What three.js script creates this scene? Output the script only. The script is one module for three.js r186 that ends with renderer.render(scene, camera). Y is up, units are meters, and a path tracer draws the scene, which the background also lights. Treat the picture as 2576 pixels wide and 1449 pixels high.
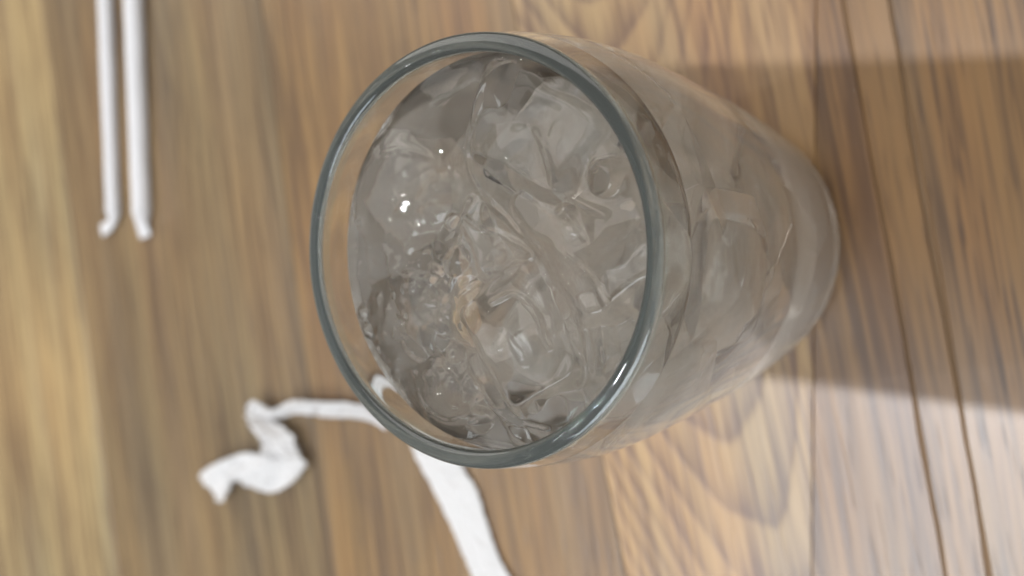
import * as THREE from 'three';
import { ImprovedNoise } from 'three/addons/math/ImprovedNoise.js';
import { RoundedBoxGeometry } from 'three/addons/geometries/RoundedBoxGeometry.js';
import { mergeVertices } from 'three/addons/utils/BufferGeometryUtils.js';
import { RectAreaLightUniformsLib } from 'three/addons/lights/RectAreaLightUniformsLib.js';

// ---------------------------------------------------------------- camera, light, exposure
const scene = new THREE.Scene();
scene.background = new THREE.Color().setRGB(0.34, 0.30, 0.245);          // the dim room all round
RectAreaLightUniformsLib.init();
const renderer = new THREE.WebGLRenderer({ antialias: true });
renderer.toneMapping = THREE.LinearToneMapping;
renderer.toneMappingExposure = 1.07;
renderer.shadowMap.enabled = true;
renderer.setSize(1024, 576);

const FOV = 39.43, PW = 2576, PH = 1449, FPX = PH / 2 / Math.tan(FOV * Math.PI / 360);
const EYE = new THREE.Vector3(0.0784, 0.22445, -0.00195);
const RIGHT = new THREE.Vector3(0.840311, -0.542105, 0).normalize();
const BACK = new THREE.Vector3(0.541202, 0.838910, -0.057709).normalize();
const UPV = new THREE.Vector3().crossVectors(BACK, RIGHT).normalize();
const camera = new THREE.PerspectiveCamera(FOV, 1024 / 576, 0.01, 20);
camera.matrixAutoUpdate = true;
camera.position.copy(EYE);
camera.quaternion.setFromRotationMatrix(new THREE.Matrix4().makeBasis(RIGHT, UPV, BACK));
camera.updateMatrixWorld(true);
camera.focus = 0.129;
camera.userData.fStop = camera.getFocalLength() / 2.7;                  // an entrance pupil of 2.7 mm

// a point seen at a pixel of the photograph (2576 wide), standing h metres above the table
function at(px, py, h = 0) {
  const d = new THREE.Vector3().addScaledVector(RIGHT, (px - PW / 2) / FPX).addScaledVector(UPV, -(py - PH / 2) / FPX).sub(BACK);
  return EYE.clone().addScaledVector(d, (h - EYE.y) / d.y);
}

// a pair of small ceiling spotlights overhead: they give the sheen on the varnish and the shadow of the phone that takes the picture
const SPOTS = [
  { from: [0.075, 1.60, 0.158], to: [-0.05, 0, 0.02], power: 2.1 },
  { from: [0.020, 1.60, 0.163], to: [-0.05, 0, 0.02], power: 1.9 },
  // the next pair along the ceiling: dimmer here, but mirrored as pairs of small glints in the wet ice
  { from: [-0.92, 1.60, 0.180], to: [0, 0.1, 0], power: 0.25 }, { from: [-0.99, 1.60, 0.205], to: [0, 0.1, 0], power: 0.25 },
  { from: [-0.40, 1.60, 0.950], to: [0, 0.1, 0], power: 0.2 }, { from: [-0.46, 1.60, 0.985], to: [0, 0.1, 0], power: 0.2 },
];
const SPOT_COLOR = new THREE.Color().setRGB(0.92, 0.95, 1.0);
// a cool window high on one side, and an added warm fill panel for soft room light
const PANELS = [
  { name: 'window', size: [1.1, 0.75], from: [0.30, 1.45, 0.84], to: [0.05, 0, 0.05], color: [0.84, 0.93, 1.0], power: 6, label: 'cool daylight window outside the picture, high above the table', category: 'window' },
  { name: 'added_fill_panel', size: [1.6, 1.6], from: [-0.85, 1.40, -1.30], to: [0, 0, 0], color: [1.0, 0.96, 0.91], power: 1.7, label: 'added broad warm fill panel outside the picture, giving soft room light', category: 'light' },
];

// ---------------------------------------------------------------- helpers
const P = new ImprovedNoise();
const noise = (x, y, z = 0) => P.noise(x + 71.3, y + 13.7, z + 5.1);
function fbm(x, y, z = 0, n = 4) { let s = 0, a = 0.5; for (let k = 0; k < n; k++) { s += a * noise(x, y, z + k * 3.7); x *= 2.03; y *= 2.03; a *= 0.5; } return s; }
function rng(seed) { let s = seed >>> 0; return () => { s = (s + 0x6D2B79F5) | 0; let t = Math.imul(s ^ (s >>> 15), 1 | s); t = (t + Math.imul(t ^ (t >>> 7), 61 | t)) ^ t; return ((t ^ (t >>> 14)) >>> 0) / 4294967296; }; }
const clamp = THREE.MathUtils.clamp, lerp = THREE.MathUtils.lerp, smooth = (a, b, x) => { const t = clamp((x - a) / (b - a), 0, 1); return t * t * (3 - 2 * t); };
const used = {};
function numbered(n) { const k = used[n] = (used[n] ?? -1) + 1; return k ? `${n}_${String(k).padStart(3, '0')}` : n; }
function tag(o, label, category, group, kind) { o.userData = { ...o.userData, label, category }; if (group) o.userData.group = group; if (kind) o.userData.kind = kind; return o; }
function mesh(name, g, m, parent) { const o = new THREE.Mesh(g, m); o.name = parent ? name : numbered(name); o.castShadow = o.receiveShadow = true; (parent ?? scene).add(o); return o; }
function group(name, p) { const o = new THREE.Group(); o.name = numbered(name); if (p) o.position.copy(p); scene.add(o); return o; }
// a sheet through a grid of points: rows of equal length
function gridGeo(rows, closeAround = false) {
  const n = rows[0].length, pos = [], idx = [], uv = [];
  rows.forEach((r, i) => r.forEach((p, j) => { pos.push(p.x, p.y, p.z); uv.push(j / (n - 1), i / (rows.length - 1)); }));
  for (let i = 0; i + 1 < rows.length; i++) for (let j = 0; j < (closeAround ? n : n - 1); j++) { const a = i * n + j, b = i * n + (j + 1) % n, c = a + n, d = b + n; idx.push(a, b, c, b, d, c); }
  const g = new THREE.BufferGeometry(); g.setAttribute('position', new THREE.Float32BufferAttribute(pos, 3)); g.setAttribute('uv', new THREE.Float32BufferAttribute(uv, 2)); g.setIndex(idx); g.computeVertexNormals(); return g;
}

// ---------------------------------------------------------------- lamps (outside the picture)
for (const s of SPOTS) {
  const l = new THREE.SpotLight(SPOT_COLOR, s.power, 0, THREE.MathUtils.degToRad(32), 0.5, 2);
  l.name = numbered('spotlight_beam'); l.position.set(...s.from); l.target.position.set(...s.to); l.castShadow = true; l.shadow.radius = 0.4; l.shadow.camera.near = 0.05;
  scene.add(l, l.target); l.target.name = numbered('spotlight_aim');
  const dir = new THREE.Vector3(...s.to).sub(new THREE.Vector3(...s.from)).normalize();
  const g = group('spotlight', new THREE.Vector3(...s.from).addScaledVector(dir, -0.012));
  g.quaternion.setFromUnitVectors(new THREE.Vector3(0, -1, 0), dir);
  tag(g, 'small ceiling spotlight outside the picture, shining down on the table', 'light', 'ceiling spotlights');
  mesh('housing', new THREE.LatheGeometry([[0.0, 0.1], [0.024, 0.1], [0.028, 0.09], [0.028, -0.006], [0.026, -0.006], [0.026, 0.004], [0.0, 0.006]].map((p) => new THREE.Vector2(...p)), 32), new THREE.MeshStandardMaterial({ color: 0x202020, roughness: 0.5 }), g);
  mesh('lamp_lens', new THREE.CylinderGeometry(0.012, 0.012, 0.003, 32), new THREE.MeshStandardMaterial({ color: 0xffffff, emissive: SPOT_COLOR, emissiveIntensity: 220 }), g);
}
for (const p of PANELS) {
  const l = new THREE.RectAreaLight(new THREE.Color().setRGB(...p.color), p.power, ...p.size);
  l.name = p.name + '_glow'; l.position.set(...p.from); l.lookAt(new THREE.Vector3(...p.to)); scene.add(l);
  const g = group(p.name, l.position); g.quaternion.copy(l.quaternion); g.translateZ(0.03); tag(g, p.label, p.category);
  const [w, h] = p.size, fm = new THREE.MeshStandardMaterial({ color: 0xd8d4cc, roughness: 0.6 });
  mesh('pane', new THREE.BoxGeometry(w, h, 0.004), new THREE.MeshStandardMaterial({ color: 0xffffff, emissive: new THREE.Color().setRGB(...p.color), emissiveIntensity: p.power * 0.3 }), g);
  for (const [x, y, a, b] of [[0, h / 2 + 0.02, w + 0.08, 0.04], [0, -h / 2 - 0.02, w + 0.08, 0.04], [w / 2 + 0.02, 0, 0.04, h], [-w / 2 - 0.02, 0, 0.04, h]]) { const f = mesh('frame', new THREE.BoxGeometry(a, b, 0.03), fm, g); f.position.set(x, y, 0); }
}

// ---------------------------------------------------------------- the phone that takes the picture: its body, behind the lens, shades a straight band of the table
{
  const g = group('phone', EYE.clone().addScaledVector(BACK, 0.010)); g.quaternion.copy(camera.quaternion);
  tag(g, 'black phone held above the glass, outside the picture, casting a straight-edged shadow', 'phone');
  const m = new THREE.MeshStandardMaterial({ color: 0x1c1d20, roughness: 0.45 });
  const body = mesh('body', new RoundedBoxGeometry(0.147, 0.072, 0.008, 4, 0.0035), m, g); body.position.set(-0.0515, -0.024, 0);
  for (const [x, y] of [[-0.0185, 0], [-0.009, -0.017]]) { const l = mesh('lens_ring', new THREE.CylinderGeometry(0.0062, 0.0066, 0.002, 28), m, g); l.rotation.x = Math.PI / 2; l.position.set(x, y, -0.0048); }
}

// ---------------------------------------------------------------- the table: planks with joints traced on the table plane
const TABLE_BACK = -0.42, TABLE_FRONT = 0.55, THICK = 0.028;
// joints as lines on the table: x at z, from two pixels of the photograph
function joint(p, q) { const a = at(...p), b = at(...q), k = (b.x - a.x) / (b.z - a.z); return (z) => a.x + (z - a.z) * k; }
const jA = joint([110, 0], [300, 1449]), jB = joint([655, 0], [840, 1449]), jC = joint([1288, 0], [1575, 1449]);
const jE = joint([2140, 100], [2380, 1449]), jF = joint([2238, 0], [2490, 1449]), jD0 = joint([2053, 0], [2046, 950]);
const KNOTS = [-0.082, 0.09];                                            // between these the joint beside the grooves runs crooked to the others
const jD = (z) => z < KNOTS[0] ? jE(z) + jD0(KNOTS[0]) - jE(KNOTS[0]) : z > KNOTS[1] ? jE(z) + jD0(KNOTS[1]) - jE(KNOTS[1]) : jD0(z);
const off = (j, d) => (z) => j(z) + d;
const TIGHT = 0.00006, OPEN = 0.0005, worn = (j, q) => (z) => j(z) + 0.0007 * noise(z * 22, q) + 0.0003 * noise(z * 90, q + 9);
const eL = worn(jE, 1), eR = worn(jE, 4), fL = worn(jF, 7), fR = worn(jF, 12);
const PLANKS = [
  // left and right joint, gaps there, light and dark tone, contrast of the grain, how strongly it is figured, the straight joint the grain follows
  { l: off(jA, -0.46), r: off(jA, -0.30), gap: [TIGHT, TIGHT], a: [0.206, 0.108, 0.027], b: [0.118, 0.054, 0.011], con: 0.8, fig: 0, seed: 11, far: true },
  { l: off(jA, -0.30), r: off(jA, -0.15), gap: [TIGHT, TIGHT], a: [0.201, 0.097, 0.025], b: [0.110, 0.051, 0.011], con: 0.8, fig: 0, seed: 12, far: true },
  { l: off(jA, -0.15), r: jA, gap: [TIGHT, TIGHT], a: [0.355, 0.248, 0.105], b: [0.128, 0.071, 0.024], con: 0.8, fig: 0.2, seed: 1 },
  { l: jA, r: jB, gap: [TIGHT, TIGHT], a: [0.191, 0.117, 0.044], b: [0.096, 0.052, 0.016], con: 1.05, fig: 0.2, seed: 2 },
  { l: jB, r: jC, gap: [TIGHT, TIGHT], a: [0.201, 0.105, 0.028], b: [0.103, 0.048, 0.011], con: 1.05, fig: 0.1, seed: 3 },
  { l: jC, r: jD, gap: [TIGHT, TIGHT], a: [0.325, 0.181, 0.059], b: [0.158, 0.071, 0.019], con: 1.05, fig: 1, seed: 4 },
  { l: jD, r: eL, along: jE, gap: [TIGHT, OPEN], a: [0.213, 0.102, 0.025], b: [0.115, 0.048, 0.009], con: 1.35, fig: 0, seed: 5 },
  { l: eR, r: fL, along: jE, gap: [OPEN, OPEN], a: [0.201, 0.097, 0.024], b: [0.107, 0.046, 0.009], con: 1.4, fig: 0, seed: 6 },
  { l: fR, r: off(jF, 0.13), along: jF, gap: [OPEN, TIGHT], a: [0.190, 0.094, 0.024], b: [0.089, 0.040, 0.009], con: 1.5, fig: 0.1, seed: 7 },
  { l: off(jF, 0.13), r: off(jF, 0.27), gap: [TIGHT, TIGHT], a: [0.201, 0.097, 0.025], b: [0.101, 0.044, 0.011], con: 0.9, fig: 0, seed: 8, far: true },
  { l: off(jF, 0.27), r: off(jF, 0.42), gap: [TIGHT, TIGHT], a: [0.190, 0.092, 0.021], b: [0.094, 0.044, 0.011], con: 0.9, fig: 0, seed: 9, far: true },
];
const ZS = [TABLE_BACK, ...Array.from({ length: 60 }, (_, i) => -0.2 + i * 0.006), ...KNOTS, TABLE_FRONT].sort((p, q) => p - q);
const toS = (c) => Math.round(255 * clamp(c <= 0.0031308 ? 12.92 * c : 1.055 * Math.pow(c, 1 / 2.4) - 0.055, 0, 1));
const heart0 = at(1850, 1205), HEART = (z) => heart0.x - jC(heart0.z) + (z - heart0.z) * 0.10;   // where the heart of the figured plank runs
function woodTextures(k) {
  const al = k.along ?? k.l; let u0 = 1, u1 = -1;
  for (const z of ZS) { u0 = Math.min(u0, k.l(z) - al(z)); u1 = Math.max(u1, k.r(z) - al(z)); }
  const W = k.far ? 80 : Math.round((u1 - u0) * 2400), H = k.far ? 240 : 1000;
  const col = new Uint8Array(W * H * 4), bmp = new Uint8Array(W * H * 4), s = k.seed * 17.3;
  for (let j = 0; j < H; j++) {
    const z = lerp(TABLE_BACK, TABLE_FRONT, (j + 0.5) / H), la = al(z), el = k.l(z) - la, er = k.r(z) - la;
    for (let i = 0; i < W; i++) {
      const a = lerp(u0, u1, (i + 0.5) / W), warp = 0.005 * fbm(z * 8, a * 13, s, 2);
      // growth rings cut by the saw: straight grain, or arches where the cut runs near the heart
      let ring;
      if (k.fig > 0.5) {
        const u = a + warp * 2.2 - HEART(z), au = Math.abs(u) / 0.019; ring = (z + warp * 1.5) * 52 + 1.25 * au * au / (1 + 0.16 * au) + 0.9 * fbm(a * 40, z * 14, s + 2, 2);
      } else { const f = (a - el) / (er - el); ring = (a + warp * 2.6) * (150 + 60 * k.fig) + 1.6 * fbm(a * 40, z * 5, s + 2, 2) + k.fig * 10 * Math.exp(-((z - 0.03) ** 2) / 0.01) * Math.exp(-((f - 0.5) ** 2) / 0.05); }
      const fr = ring - Math.floor(ring), late = Math.pow(fr, 1.8) * (1 - smooth(0.86, 1, fr));
      const streak = fbm(a * 400 + warp * 160, z * 7, s + 5, 3), fine = noise(a * 1100 + warp * 300, z * 30, s + 8), band = fbm(a * 75 + warp * 60, z * 4.5, s + 12, 2), blotch = noise(a * 22, z * 9, s + 15), pore = smooth(0.25, 0.6, noise(a * 1300, z * 60, s + 20));
      let t = 0.40 + k.con * ((k.fig > 0.5 ? 1.5 : 0.7) * (late - 0.28) * (0.7 + blotch * 0.5) + 1.55 * streak + 0.75 * fine + 0.75 * band + 0.55 * pore) + 0.3 * blotch;
      t += 0.5 * smooth(0.0030, 0.0, Math.min(a - el, er - a)) * smooth(-0.3, 0.4, noise(z * 30, s));                             // dirt worn into the joint, in patches
      t = clamp(t, -0.15, 1.25);
      const warm = 1 + 0.14 * band - 0.12 * blotch, grey = 0.04 + 0.16 * smooth(-0.1, 0.4, noise(a * 45, z * 6, s + 41));
      const o = (j * W + i) * 4, c0 = lerp(k.a[0], k.b[0], t), c1 = lerp(k.a[1], k.b[1], t), c2 = lerp(k.a[2], k.b[2], t), m = (c0 + c1 + c2) / 3;
      col[o] = toS(lerp(c0 * warm, m * 1.12, grey)); col[o + 1] = toS(lerp(c1, m, grey)); col[o + 2] = toS(lerp(c2 / warm, m * 0.78, grey)); col[o + 3] = 255;
      bmp[o] = bmp[o + 1] = bmp[o + 2] = clamp(140 - 45 * t - 50 * pore + 45 * fine + 60 * streak, 0, 255); bmp[o + 3] = 255;
    }
  }
  const tex = (d, srgb) => { const t = new THREE.DataTexture(d, W, H); t.magFilter = t.minFilter = THREE.LinearFilter; t.wrapS = t.wrapT = THREE.ClampToEdgeWrapping; if (srgb) t.colorSpace = THREE.SRGBColorSpace; t.needsUpdate = true; return t; };
  return { u0, u1, al, map: tex(col, true), bump: tex(bmp, false) };
}
const table = group('table_top'); table.userData = { kind: 'structure' };
for (const k of PLANKS) {
  const T = woodTextures(k), bev = 0.0002, zs = k.gap.includes(OPEN) ? [...ZS] : [TABLE_BACK, ...KNOTS, TABLE_FRONT];
  const pts = [...zs.map((z) => [k.l(z) + k.gap[0] + bev, z]), ...zs.reverse().map((z) => [k.r(z) - k.gap[1] - bev, z])];
  const g = new THREE.ExtrudeGeometry(new THREE.Shape(pts.map(([x, z]) => new THREE.Vector2(x, -z))), { depth: THICK - 2 * bev, bevelEnabled: true, bevelThickness: bev, bevelSize: bev, bevelSegments: 1, steps: 1 });
  g.rotateX(-Math.PI / 2); g.translate(0, -THICK + bev, 0);
  const p = g.attributes.position, uv = g.attributes.uv;
  for (let i = 0; i < p.count; i++) uv.setXY(i, (p.getX(i) - T.al(p.getZ(i)) - T.u0) / (T.u1 - T.u0), (p.getZ(i) - TABLE_BACK) / (TABLE_FRONT - TABLE_BACK));
  mesh('plank', g, new THREE.MeshPhysicalMaterial({ map: T.map, bumpMap: T.bump, bumpScale: 0.0005, roughness: 0.43, ior: 1.6, specularIntensity: 1, anisotropy: 0.45, clearcoat: 1, clearcoatRoughness: 0.38 }), table);
}
// dark filler at the bottom of the two open grooves
for (const j of [jE, jF]) { const z0 = TABLE_BACK + 0.02, z1 = TABLE_FRONT - 0.02, h = 0.0022;
    const s = new THREE.Shape([[j(z0) - h, -z0], [j(z0) + h, -z0], [j(z1) + h, -z1], [j(z1) - h, -z1]].map(([x, y]) => new THREE.Vector2(x, y)));
    const b = new THREE.ExtrudeGeometry(s, { depth: 0.01, bevelEnabled: false }); b.rotateX(-Math.PI / 2); b.translate(0, -0.0110, 0);
    mesh('groove_filler', b, new THREE.MeshStandardMaterial({ color: new THREE.Color().setRGB(0.19, 0.115, 0.06), roughness: 0.8 }), table); }

// ---------------------------------------------------------------- the glass
const RIM_R = 0.0352, TALL = 0.11875, BODY_R = 0.0398, FOOT_R = 0.0367, SHOULDER = 0.708, WALL = 0.0028, LIP = 0.0031, FLOOR = 0.009, LEVEL = 0.1080;
const wall = (y) => lerp(WALL, LIP, smooth(TALL - 0.014, TALL - 0.003, y));
function outer(y) {
  const t = y / TALL;
  let r = t > SHOULDER ? BODY_R + (RIM_R - BODY_R) * ((t - SHOULDER) / (1 - SHOULDER)) ** 2 : FOOT_R + (BODY_R - FOOT_R) * (1 - (1 - t / SHOULDER) ** 2);
  const k = 0.005; if (y < k) r -= k * (1 - Math.sqrt(Math.max(0, 1 - ((k - y) / k) ** 2))); return r;
}
function inner(y) { const k = 0.007; let r = outer(Math.max(y, 0.006)) - wall(y); if (y < FLOOR + k) { const q = (FLOOR + k - y) / k; r -= k * (1 - Math.sqrt(Math.max(0, 1 - q * q))); } return r; }
{
  const out = [], lip = [], ins = [];
  out.push([0.0001, 0.0022], [0.012, 0.0020], [0.022, 0.0014], [0.028, 0.0006]);
  for (let i = 0; i <= 60; i++) { const y = 0.0002 + (TALL - 0.0013 - 0.0002) * (i < 12 ? (i / 12) ** 2 * 0.06 : 0.06 + 0.94 * (i - 12) / 48); out.push([outer(y), y]); }
  const last = out[out.length - 1], cx = last[0] - LIP / 2, cy = last[1];
  for (let i = 1; i < 20; i++) { const a = i / 20 * Math.PI, c = Math.cos(a); lip.push([cx + Math.sign(c) * Math.pow(Math.abs(c), 0.78) * LIP / 2, cy + Math.pow(Math.sin(a), 0.78) * 0.0013]); }
  const WET = LEVEL + 0.0012;                                             // the water climbs the wall a little
  for (let i = 8; i >= 0; i--) { const y = lerp(WET, cy, i / 8); ins.push([inner(y), y]); }
  for (let i = 47; i >= 0; i--) { const y = i < 10 ? FLOOR + 0.007 * (1 - Math.cos(i / 10 * Math.PI / 2)) + 1e-6 : lerp(FLOOR + 0.007, WET, (i - 10) / 38); ins.push([inner(y), y]); }
  ins.push([0.015, FLOOR], [0.0001, FLOOR]);
  const prof = [...out, ...lip, ...ins].map((p) => new THREE.Vector2(p[0], p[1])), SEG = 160;
  const g = new THREE.LatheGeometry(prof, SEG);
  const TINT = new THREE.Color().setRGB(0.975, 0.99, 0.985);
  const glassMat = (rough, ior, through, color = TINT) => new THREE.MeshPhysicalMaterial({ color, roughness: rough, transmission: through, thickness: 0.003, ior, specularIntensity: 1 });
  const o = group('drinking_glass'); tag(o, 'round-shouldered clear drinking glass with a green-tinted rim, full of ice water', 'glass');
  // clear glass at the lip; a film of condensation on the outer wall; the inner wall where water touches it (index of glass over water)
  const nr = prof.length - 1, mist0 = 5, mist1 = out.findIndex((p) => p[1] > 0.100), wet0 = out.length + lip.length + 8, idx = g.index.array, part = [[], [], [], [], []], mid = out.findIndex((p) => p[1] > 0.058), lip0 = out.findIndex((p) => p[1] > TALL - 0.0035), lip1 = out.length + lip.length + 2;
  for (let i = 0; i < SEG; i++) for (let j = 0; j < nr; j++) { const f = (i * nr + j) * 6, dst = part[j >= wet0 ? 2 : j >= mist0 && j < mist1 ? (j < mid ? 1 : 4) : j >= lip0 && j < lip1 ? 3 : 0]; for (let q = 0; q < 6; q++) dst.push(idx[f + q]); }
  g.setIndex(part.flat()); g.clearGroups(); let from = 0; part.forEach((p, k) => { g.addGroup(from, p.length, k); from += p.length; });
  mesh('bowl', g, [glassMat(0, 1.5, 1), glassMat(0.2, 1.5, 0.72), new THREE.MeshPhysicalMaterial({ color: 0xffffff, roughness: 0, transmission: 1, thickness: 0.003, ior: 1.5 / 1.333 }), glassMat(0, 1.5, 0.93, new THREE.Color().setRGB(0.80, 0.92, 0.915)), glassMat(0.015, 1.5, 0.94)], o);
}
// ---------------------------------------------------------------- the ice water
// where ice lifts the surface: pixel, radius, height (metres); the cubes have flat sides, the melted lumps are domes
const LUMPS = [
  [1000, 470, 0.0125, 0.0030], [1010, 640, 0.0088, 0.0016], [1030, 800, 0.0105, 0.0034], [1190, 790, 0.0062, 0.0020], [1120, 1000, 0.0085, 0.0026], [1090, 270, 0.012, 0.0018], [1560, 900, 0.009, 0.0022], [1390, 1030, 0.007, 0.0020],
].map(([x, y, r, h]) => { const p = at(x, y, LEVEL); return { x: p.x, z: p.z, r, h }; });
const BLOCKS = [
  // pixel, half sizes along and across, turn, height, tilt along and across
  [1345, 350, 0.0125, 0.0090, 0.5, 0.0046, 0.10, 0.18], [1500, 590, 0.0150, 0.0110, 0.95, 0.0050, 0.15, 0.13], [1320, 860, 0.0125, 0.0095, 0.95, 0.0050, 0.12, 0.14], [1215, 600, 0.0085, 0.0035, 1.2, 0.0042, 0.2, 0.2], [1250, 250, 0.0070, 0.0040, 1.9, 0.0038, -0.2, 0.2], [1490, 820, 0.0095, 0.0050, 1.0, 0.0036, 0.2, -0.2], [1260, 1000, 0.0100, 0.0028, 0.8, 0.0038, 0.1, 0.25],
].map(([x, y, a, b, turn, h, ta, tb]) => { const p = at(x, y, LEVEL); return { x: p.x, z: p.z, a, b, c: Math.cos(turn), s: Math.sin(turn), h, ta, tb }; });
// lines where water creeps up between the pieces of ice: pixels, height, half width (metres)
const RIDGES = [
  [[[1262, 160], [1215, 230], [1180, 320], [1166, 410], [1195, 480], [1270, 560], [1340, 630], [1410, 720], [1470, 830], [1484, 930]], 0.0010, 0.00055],
  [[[1166, 500], [1150, 590], [1128, 690], [1106, 780], [1098, 870], [1140, 940], [1210, 1010], [1300, 1065], [1370, 1085]], 0.0009, 0.0005],
  [[[1160, 540], [1205, 570], [1265, 600], [1322, 640], [1290, 668], [1215, 690], [1150, 740]], 0.0008, 0.0005],
  [[[1290, 420], [1360, 460], [1440, 500], [1530, 540]], 0.0006, 0.0006], [[[1350, 330], [1400, 420], [1420, 520], [1480, 600]], 0.0006, 0.0005], [[[1440, 640], [1500, 690], [1545, 760], [1590, 800]], 0.0006, 0.0006],
  [[[960, 620], [1010, 690], [1080, 710], [1110, 760]], 0.0006, 0.0006], [[[930, 420], [990, 380], [1070, 390], [1130, 450]], 0.0005, 0.0007], [[[1030, 930], [1060, 1010], [1120, 1060], [1180, 1050]], 0.0006, 0.0005], [[[1240, 760], [1290, 740], [1350, 790], [1390, 870]], 0.0008, 0.0005],
].map(([pts, h, w]) => ({ h, w, p: new THREE.CatmullRomCurve3(pts.map(([x, y]) => at(x, y, LEVEL + 0.002))).getPoints(pts.length * 4) }));
for (const r of RIDGES) r.box = [Math.min(...r.p.map((p) => p.x)) - 0.002, Math.max(...r.p.map((p) => p.x)) + 0.002, Math.min(...r.p.map((p) => p.z)) - 0.002, Math.max(...r.p.map((p) => p.z)) + 0.002];
{ const R = rng(41);                                                     // chips and small melted beads between the cubes
  for (let i = 0; i < 16; i++) { const a = R() * 6.283, d = 0.031 * Math.sqrt(R()), t = R() * 3.14; BLOCKS.push({ x: d * Math.cos(a), z: d * Math.sin(a), a: 0.003 + 0.004 * R(), b: 0.0018 + 0.0026 * R(), c: Math.cos(t), s: Math.sin(t), h: 0.0032 + 0.0028 * R(), ta: (R() - 0.5) * 0.7, tb: (R() - 0.5) * 0.7 }); }
  for (let i = 0; i < 40; i++) { const p = at(lerp(900, 1150, R()), lerp(380, 1080, Math.sqrt(R())), LEVEL); LUMPS.push({ x: p.x, z: p.z, r: 0.0012 + 0.0026 * R() * R(), h: 0.0008 + 0.0014 * R() }); } }
function ridged(x, z) {
  let h = 0;
  for (const r of RIDGES) {
    if (x < r.box[0] || x > r.box[1] || z < r.box[2] || z > r.box[3]) continue;
    let d = 1;
    for (let i = 0; i + 1 < r.p.length; i++) { const a = r.p[i], b = r.p[i + 1], ux = b.x - a.x, uz = b.z - a.z, t = clamp(((x - a.x) * ux + (z - a.z) * uz) / (ux * ux + uz * uz), 0, 1); d = Math.min(d, Math.hypot(x - a.x - t * ux, z - a.z - t * uz)); }
    h += r.h * Math.exp(-((d / r.w) ** 2)) * (0.65 + 0.7 * noise(x * 200, z * 200, 31));
  }
  return h;
}
function surface(x, z) {
  let best = 0;
  const wx = 0.0014 * noise(x * 150, z * 150, 3), wz = 0.0014 * noise(x * 150, z * 150, 9);
  for (const l of LUMPS) { const d = Math.hypot(x + wx - l.x, z + wz - l.z) / l.r; if (d < 1) best = Math.max(best, l.h * Math.pow(1 - d * d, 0.8)); }
  for (const k of BLOCKS) {
    const dx = x + wx * 0.7 - k.x, dz = z + wz * 0.7 - k.z, u = dx * k.c + dz * k.s, v = -dx * k.s + dz * k.c;
    const top = k.h * 0.62 + u * k.ta + v * k.tb + 0.0011 * noise(u * 150, v * 150, k.h * 9e3), soft = 0.00045, h = -soft * Math.log(Math.exp(-top / soft) + Math.exp(-(k.a - Math.abs(u)) * 1.5 / soft) + Math.exp(-(k.b - Math.abs(v)) * 1.3 / soft) + Math.exp(-((k.a + k.b - Math.abs(u) - Math.abs(v)) * 0.9 - 0.002) / soft));
    if (h > best) best = h;
  }
  const rough = smooth(-0.002, -0.014, x) * smooth(-0.014, 0.004, z);
  return LEVEL + best + ridged(x, z) + 0.00022 * fbm(x * 190, z * 190, 1, 2) + rough * 0.0011 * Math.max(0, noise(x * 430, z * 430, 7) - 0.1);
}
{
  const rows = [], SEG = 360, ring = (r, y) => Array.from({ length: SEG }, (_, j) => { const a = j / SEG * Math.PI * 2; return new THREE.Vector3(r * Math.cos(a), y, r * Math.sin(a)); });
  const over = 0.0001, wide = inner(LEVEL + 0.0012) + over, N = 200;
  for (let i = 0; i <= N; i++) {
    const q = 1 - i / N, r = Math.max(0.00005, wide * q), edge = wide - r;
    rows.push(ring(r, 0).map((p) => { p.y = lerp(surface(p.x, p.z), LEVEL + 0.0012, Math.exp(-edge / 0.0009)); return p; }));
  }
  const g = gridGeo(rows, true); flip(g);
  const m = new THREE.MeshPhysicalMaterial({ color: 0xffffff, roughness: 0, transmission: 1, thickness: 0.05, ior: 1.333 });
  const water = tag(mesh('water', g, m), 'clear iced water filling the drinking glass nearly to its rim', 'water');
  // air bubbles trapped under the surface
  const R = rng(5), n = 260, bubbles = new THREE.InstancedMesh(new THREE.IcosahedronGeometry(1, 2), new THREE.MeshPhysicalMaterial({ color: 0xffffff, roughness: 0, transmission: 1, thickness: 0, ior: 1.33 }), n), M = new THREE.Matrix4(); bubbles.name = 'air_bubbles'; bubbles.userData.kind = 'stuff';
  const nests = [[1000, 560], [960, 760], [1040, 820], [1000, 930], [1110, 1030], [1190, 790], [1240, 880], [1330, 1000], [1390, 900], [1140, 480], [1290, 420], [1480, 760]].map(([x, y]) => at(x, y, LEVEL));
  for (let i = 0; i < n; i++) { const c = nests[Math.floor(R() * nests.length)], a = R() * 6.283, d = 0.006 * Math.sqrt(R()), x = (c.x + d * Math.cos(a)) * 0.94, z = (c.z + d * Math.sin(a)) * 0.94, b = 0.00012 + 0.0005 * R() ** 3; M.makeScale(b, b, b).setPosition(x, Math.min(surface(x, z), LEVEL + 0.003) - 0.0009 - 0.009 * R() ** 2, z); bubbles.setMatrixAt(i, M); }
  water.add(bubbles);
}
function flip(g) { const i = g.index.array; for (let k = 0; k < i.length; k += 3) { const t = i[k]; i[k] = i[k + 1]; i[k + 1] = t; } g.computeVertexNormals(); }

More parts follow.
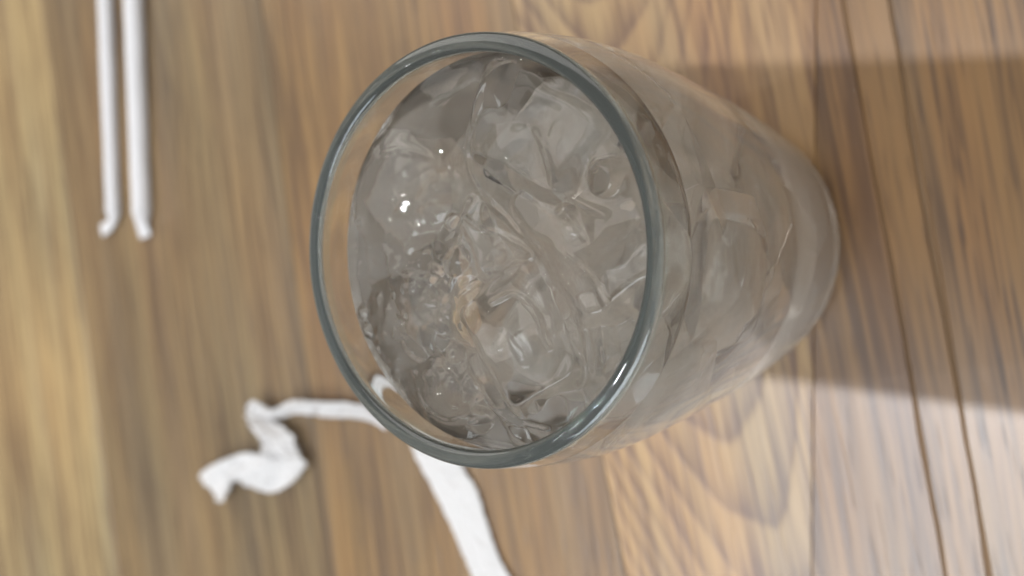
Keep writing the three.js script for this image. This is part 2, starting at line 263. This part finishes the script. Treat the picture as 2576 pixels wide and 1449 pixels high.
// ---------------------------------------------------------------- ice cubes
// ice under water bends light hardly at all: it shows by the glints, frost and cracks of its faces
const ICE = (c) => new THREE.Color().setRGB(c, c * 0.99, c * 0.975);
const iceMats = [[0.0, 0.90], [0.02, 0.83], [0.08, 0.73]].map(([r, t]) => new THREE.MeshPhysicalMaterial({ color: ICE(0.97), roughness: r, transmission: t, thickness: 0, ior: 1.34, side: THREE.DoubleSide }));
const crackMat = new THREE.MeshPhysicalMaterial({ color: ICE(0.95), roughness: 0.05, transmission: 0.95, thickness: 0, ior: 1.45, side: THREE.DoubleSide });
const iceTop = new THREE.MeshPhysicalMaterial({ color: ICE(0.95), roughness: 0.0, transmission: 0.93, thickness: 0.02, ior: 1.10 });
function iceCube(size, seed) {
  const R = rng(seed), g0 = new RoundedBoxGeometry(size[0], size[1], size[2], 6, 0.0022); g0.deleteAttribute('uv'); g0.deleteAttribute('normal');
  const g = mergeVertices(g0, 1e-6), p = g.attributes.position, s = seed * 3.1, cut = [];
  for (let k = 0; k < 3; k++) cut.push({ n: new THREE.Vector3(R() - 0.5, R() - 0.5, R() - 0.5).normalize(), d: size[0] * (0.47 + 0.16 * R()) });
  const v = new THREE.Vector3();
  for (let i = 0; i < p.count; i++) {
    v.fromBufferAttribute(p, i);
    const dip = 1 - 0.16 * Math.exp(-((v.x / size[0]) ** 2 + (v.z / size[2]) ** 2) * 14) * (v.y > 0 ? 1 : 0.2);
    v.y *= dip;
    for (const c of cut) { const d = v.dot(c.n) - c.d; if (d > 0) v.addScaledVector(c.n, -d * 0.9); }
    v.multiplyScalar(1 + 0.10 * noise(v.x * 90, v.y * 90, v.z * 90 + s) + 0.03 * noise(v.x * 330, v.y * 330, v.z * 330 + s));
    p.setXYZ(i, v.x, v.y, v.z);
  }
  g.computeVertexNormals(); return g;
}
{
  const R = rng(77), put = [], topNames = {};
  const place = (x, y, z, size, k, label) => {
    const o = mesh('ice_cube', iceCube(size.map((v) => v * (0.92 + 0.16 * R())), 100 + put.length), k < 0 ? iceTop : iceMats[k]);
    o.position.set(x, y, z); o.rotation.set(R() * 6.28, R() * 6.28, R() * 6.28); put.push(o);
    tag(o, label, 'ice cube', 'ice cubes in the glass');
    for (let c = 0, n = 3 + Math.floor(R() * 2.5); c < n; c++) { const w = size[0] * (0.55 + 0.3 * R()), q = R() * 50, rows = []; for (let i = 0; i <= 9; i++) { const row = []; for (let j = 0; j <= 9; j++) { const u = (i / 9 - 0.5), v = (j / 9 - 0.5), e = 1 + 0.3 * noise(u * 5, v * 5, q); row.push(new THREE.Vector3(u * w * e, w * 0.30 * fbm(u * 2.6, v * 2.6, q, 3) + w * 0.12 * u * v, v * w * 0.8 * e)); } rows.push(row); }
      const cr = mesh('crack', gridGeo(rows), crackMat, o); cr.rotation.set(R() * 6.28, R() * 6.28, R() * 6.28); cr.position.set((R() - 0.5) * size[0] * 0.3, (R() - 0.5) * size[0] * 0.3, (R() - 0.5) * size[0] * 0.3); }
  };
  // the top layer, under the lumps of the surface
  const S = 0.019;
  const top = [[1330, 340, S * 1.05, 'large clear ice cube at the water surface, near the darkest stretch of rim'], [1500, 610, S * 1.2, 'broad clear ice cube with long straight edges, at the surface beside the blue-tinted rim'], [1000, 470, S * 0.9, 'rounded ice cube at the surface, away from the shadow side of the glass'], [1030, 800, S * 0.8, 'bubbly rounded ice cube at the surface, covered in small glints'], [1300, 880, S * 1.05, 'ice cube with a cloudy grey core, at the water surface'], [1120, 1000, S * 0.75, 'small ice lump at the surface by the glass wall nearest the torn wrapper'], [1190, 640, S * 0.6, 'small wedge of ice between the larger cubes at the middle of the surface']];
  for (const [x, y, s, label] of top) { const p = at(x, y, LEVEL); place(p.x * 0.9, LEVEL - s * 0.62, p.z * 0.9, [s, s, s], x === 1330 || x === 1030 ? -1 : 0, label); }
  for (let L = 0; L < 4; L++) { const y = 0.079 - L * 0.0185;
    for (let k = 0; k < 6; k++) { const mid = k === 5, a = k / 5 * 6.283 + L * 0.7 + (R() - 0.5) * 0.3, rr = mid ? 0 : 0.0235; place(rr * Math.cos(a), y + (R() - 0.5) * 0.005, rr * Math.sin(a), [S * 0.95, S * 0.9, S * 0.95], L < 3 && !mid && Math.cos(a) > 0.25 ? -1 : Math.floor(R() * 2.6), 'clear ice cube packed below the surface, seen blurred through the glass wall'); } }
}

// ---------------------------------------------------------------- paper: two wrapped straws and a torn wrapper
const wrapperPaper = new THREE.MeshPhysicalMaterial({ color: new THREE.Color().setRGB(0.79, 0.78, 0.78), roughness: 1, transmission: 0.42, thickness: 0, specularIntensity: 0.4, side: THREE.DoubleSide });
const paper = new THREE.MeshPhysicalMaterial({ color: new THREE.Color().setRGB(0.79, 0.785, 0.80), roughness: 1, transmission: 0.34, thickness: 0, specularIntensity: 0.4, side: THREE.DoubleSide });
function straw(p0, p1, r, tip, label) {
  // p0: off the picture, p1: where the round sleeve ends; tip: points of the pinched end with half widths
  const o = group('wrapped_straw', new THREE.Vector3(p1.x, 0, p1.z)); tag(o, label, 'straw', 'paper wrapped straws');
  const dir = new THREE.Vector3().subVectors(p0, p1).setY(0), len = dir.length(); dir.normalize(); const side = new THREE.Vector3(-dir.z, 0, dir.x), rows = [];
  for (let i = 0; i <= 60; i++) { const t = i / 60 * len, row = [];
    for (let j = 0; j < 28; j++) { const a = j / 28 * Math.PI * 2, w = r * (1 + 0.05 * noise(t * 60, Math.cos(a), Math.sin(a) + r * 1000)), c = Math.cos(a), flatTop = 0.94; row.push(new THREE.Vector3().addScaledVector(dir, t).addScaledVector(side, c * w).setY(r * flatTop + Math.sin(a) * w * flatTop)); }
    rows.push(row); }
  mesh('sleeve', gridGeo(rows, true), paper, o);
  // pinched end: the tube closes into a flat crimped tab that turns aside
  const tr = [];
  tip.forEach(([px, py, hw, hh, h], i) => { const c = at(px, py, h).sub(o.position), n = tip[Math.min(i + 1, tip.length - 1)], m = tip[Math.max(i - 1, 0)], d = at(n[0], n[1], 0).sub(at(m[0], m[1], 0)).setY(0).normalize(), sd = new THREE.Vector3(d.z, 0, -d.x), row = [];
    for (let j = 0; j < 28; j++) { const a = j / 28 * Math.PI * 2, w = 1 + 0.16 * noise(i * 0.9, Math.cos(a) * 2, Math.sin(a) * 2 + px); row.push(new THREE.Vector3(c.x, Math.max(0.0003, h + Math.sin(a) * hh * w), c.z).addScaledVector(sd, Math.cos(a) * hw * w)); }
    tr.push(row); });
  const end = tip[tip.length - 1], ce = at(end[0], end[1], end[4]).sub(o.position); tr.push(tr[tr.length - 1].map(() => new THREE.Vector3(ce.x, end[4], ce.z)));
  mesh('crimped_end', gridGeo(tr, true), paper, o);
}
{
  const r1 = 0.0035, r2 = 0.0043;
  const line = (x0, y0, x1, y1, r, ext) => { const a = at(x0, y0, r), b = at(x1, y1, r); return [b.clone().addScaledVector(a.clone().sub(b).normalize(), ext), b]; };
  let [a, b] = line(264, 0, 284, 525, r1, 0.2);
  straw(a, b, r1, [[284, 522, 0.0035, 0.0034, 0.0035], [286, 540, 0.0031, 0.0028, 0.0032], [283, 556, 0.0024, 0.0018, 0.0027], [275, 567, 0.0026, 0.0012, 0.0024], [265, 574, 0.0030, 0.0008, 0.0021], [256, 580, 0.0030, 0.0005, 0.0018]], 'white paper wrapped straw with its pinched end bent aside, farther from the glass');
  [a, b] = line(334, 0, 355, 530, r2, 0.2);
  straw(a, b, r2, [[355, 527, 0.0043, 0.0042, 0.0043], [356, 548, 0.0036, 0.0034, 0.0038], [358, 564, 0.0033, 0.0022, 0.0032], [361, 578, 0.0040, 0.0013, 0.0026], [364, 590, 0.0045, 0.0008, 0.0021], [365, 597, 0.0042, 0.0005, 0.0018]], 'white paper wrapped straw with a flared end, nearer the glass');
}
{
  // the torn wrapper: a flattened paper sleeve, edge to edge (pixel, height) with a raised crease between
  const crumpled = [
    [503, 1193, 4, 539, 1252, 5], [540, 1168, 6, 566, 1260, 6], [572, 1153, 7, 590, 1210, 5], [612, 1140, 8, 630, 1228, 2], [640, 1143, 7, 676, 1240, 2], [657, 1144, 7, 718, 1226, 3], [662, 1140, 8, 755, 1196, 4], [661, 1135, 9, 771, 1166, 5],
    [655, 1120, 9, 742, 1132, 7], [646, 1103, 9, 730, 1098, 8], [636, 1078, 8, 702, 1066, 6], [624, 1048, 7, 680, 1054, 4], [634, 1008, 7, 684, 1056, 3], [676, 1031, 8, 704, 1054, 3], [728, 1009, 8, 742, 1041, 3], [782, 1008, 7, 786, 1044, 2], [832, 1010, 6, 832, 1048, 2], [884, 1015, 5, 880, 1052, 1.5], [935, 1026, 3, 932, 1062, 1.2], [985, 1046, 2.5, 968, 1082, 1.0],
  ];
  const strip = [
    [1118, 1085, 2, 1020, 1090, 0.8], [1145, 1135, 2, 1035, 1122, 0.8], [1165, 1180, 2, 1045, 1150, 0.8], [1195, 1226, 2, 1078, 1210, 0.8], [1221, 1305, 2, 1126, 1305, 0.8], [1252, 1397, 2, 1158, 1378, 0.8], [1281, 1449, 2, 1187, 1449, 0.8], [1330, 1530, 2, 1225, 1540, 0.8], [1370, 1620, 2, 1270, 1630, 0.8],
  ];
  for (const [X, flat, label] of [[crumpled, false, 'torn crumpled end of a white paper straw wrapper, folded in a zigzag'], [strip, true, 'flat white paper straw wrapper with a long crease, running away from under the glass rim']]) {
  const P0 = X.map((c) => [at(c[0], c[1], c[2] / 1000), at(c[3], c[4], c[5] / 1000)]);
  const ca = new THREE.CatmullRomCurve3(P0.map((p) => p[0]), false, 'centripetal'), cb = new THREE.CatmullRomCurve3(P0.map((p) => p[1]), false, 'centripetal');
  const N = flat ? 120 : 280, M = 18, up = [], low = [], nS = P0.length - 1, base = new THREE.Vector3(P0[4][0].x, 0, P0[4][0].z);
  for (let i = 0; i <= N; i++) { const t = i / N, a = ca.getPoint(t), b = cb.getPoint(t), ru = [], rl = [], wide = a.distanceTo(b), k = t * nS;
    for (let j = 0; j <= M; j++) { const q = j / M, p = a.clone().lerp(b, q).sub(base); const crease = flat ? 0.0022 * Math.max(0, 1 - Math.abs(q - 0.45) / 0.45) : 0.0012 * Math.sin(q * Math.PI * 2 + k * 1.3);
      const crumple = (flat ? 0.0006 : 0.0018) * (0.5 - Math.abs(noise(k * 2.6 + q * 1.2, q * 3.4 - k * 0.5, 4)) * 2) + 0.0003 * (0.5 - Math.abs(noise(k * 4.1 - q * 3, q * 5, 8)) * 2);
      const y = Math.max(0.0006, p.y + crease + crumple); ru.push(new THREE.Vector3(p.x, y, p.z)); rl.push(new THREE.Vector3(p.x, y - 0.00022, p.z)); }
    up.push([...ru, ...rl.reverse()]); }
  const g = gridGeo(up, true);
  const o = group('straw_wrapper', base); tag(o, label, 'wrapper');
  mesh('paper_strip', g, wrapperPaper, o);
  }
}

renderer.render(scene, camera);
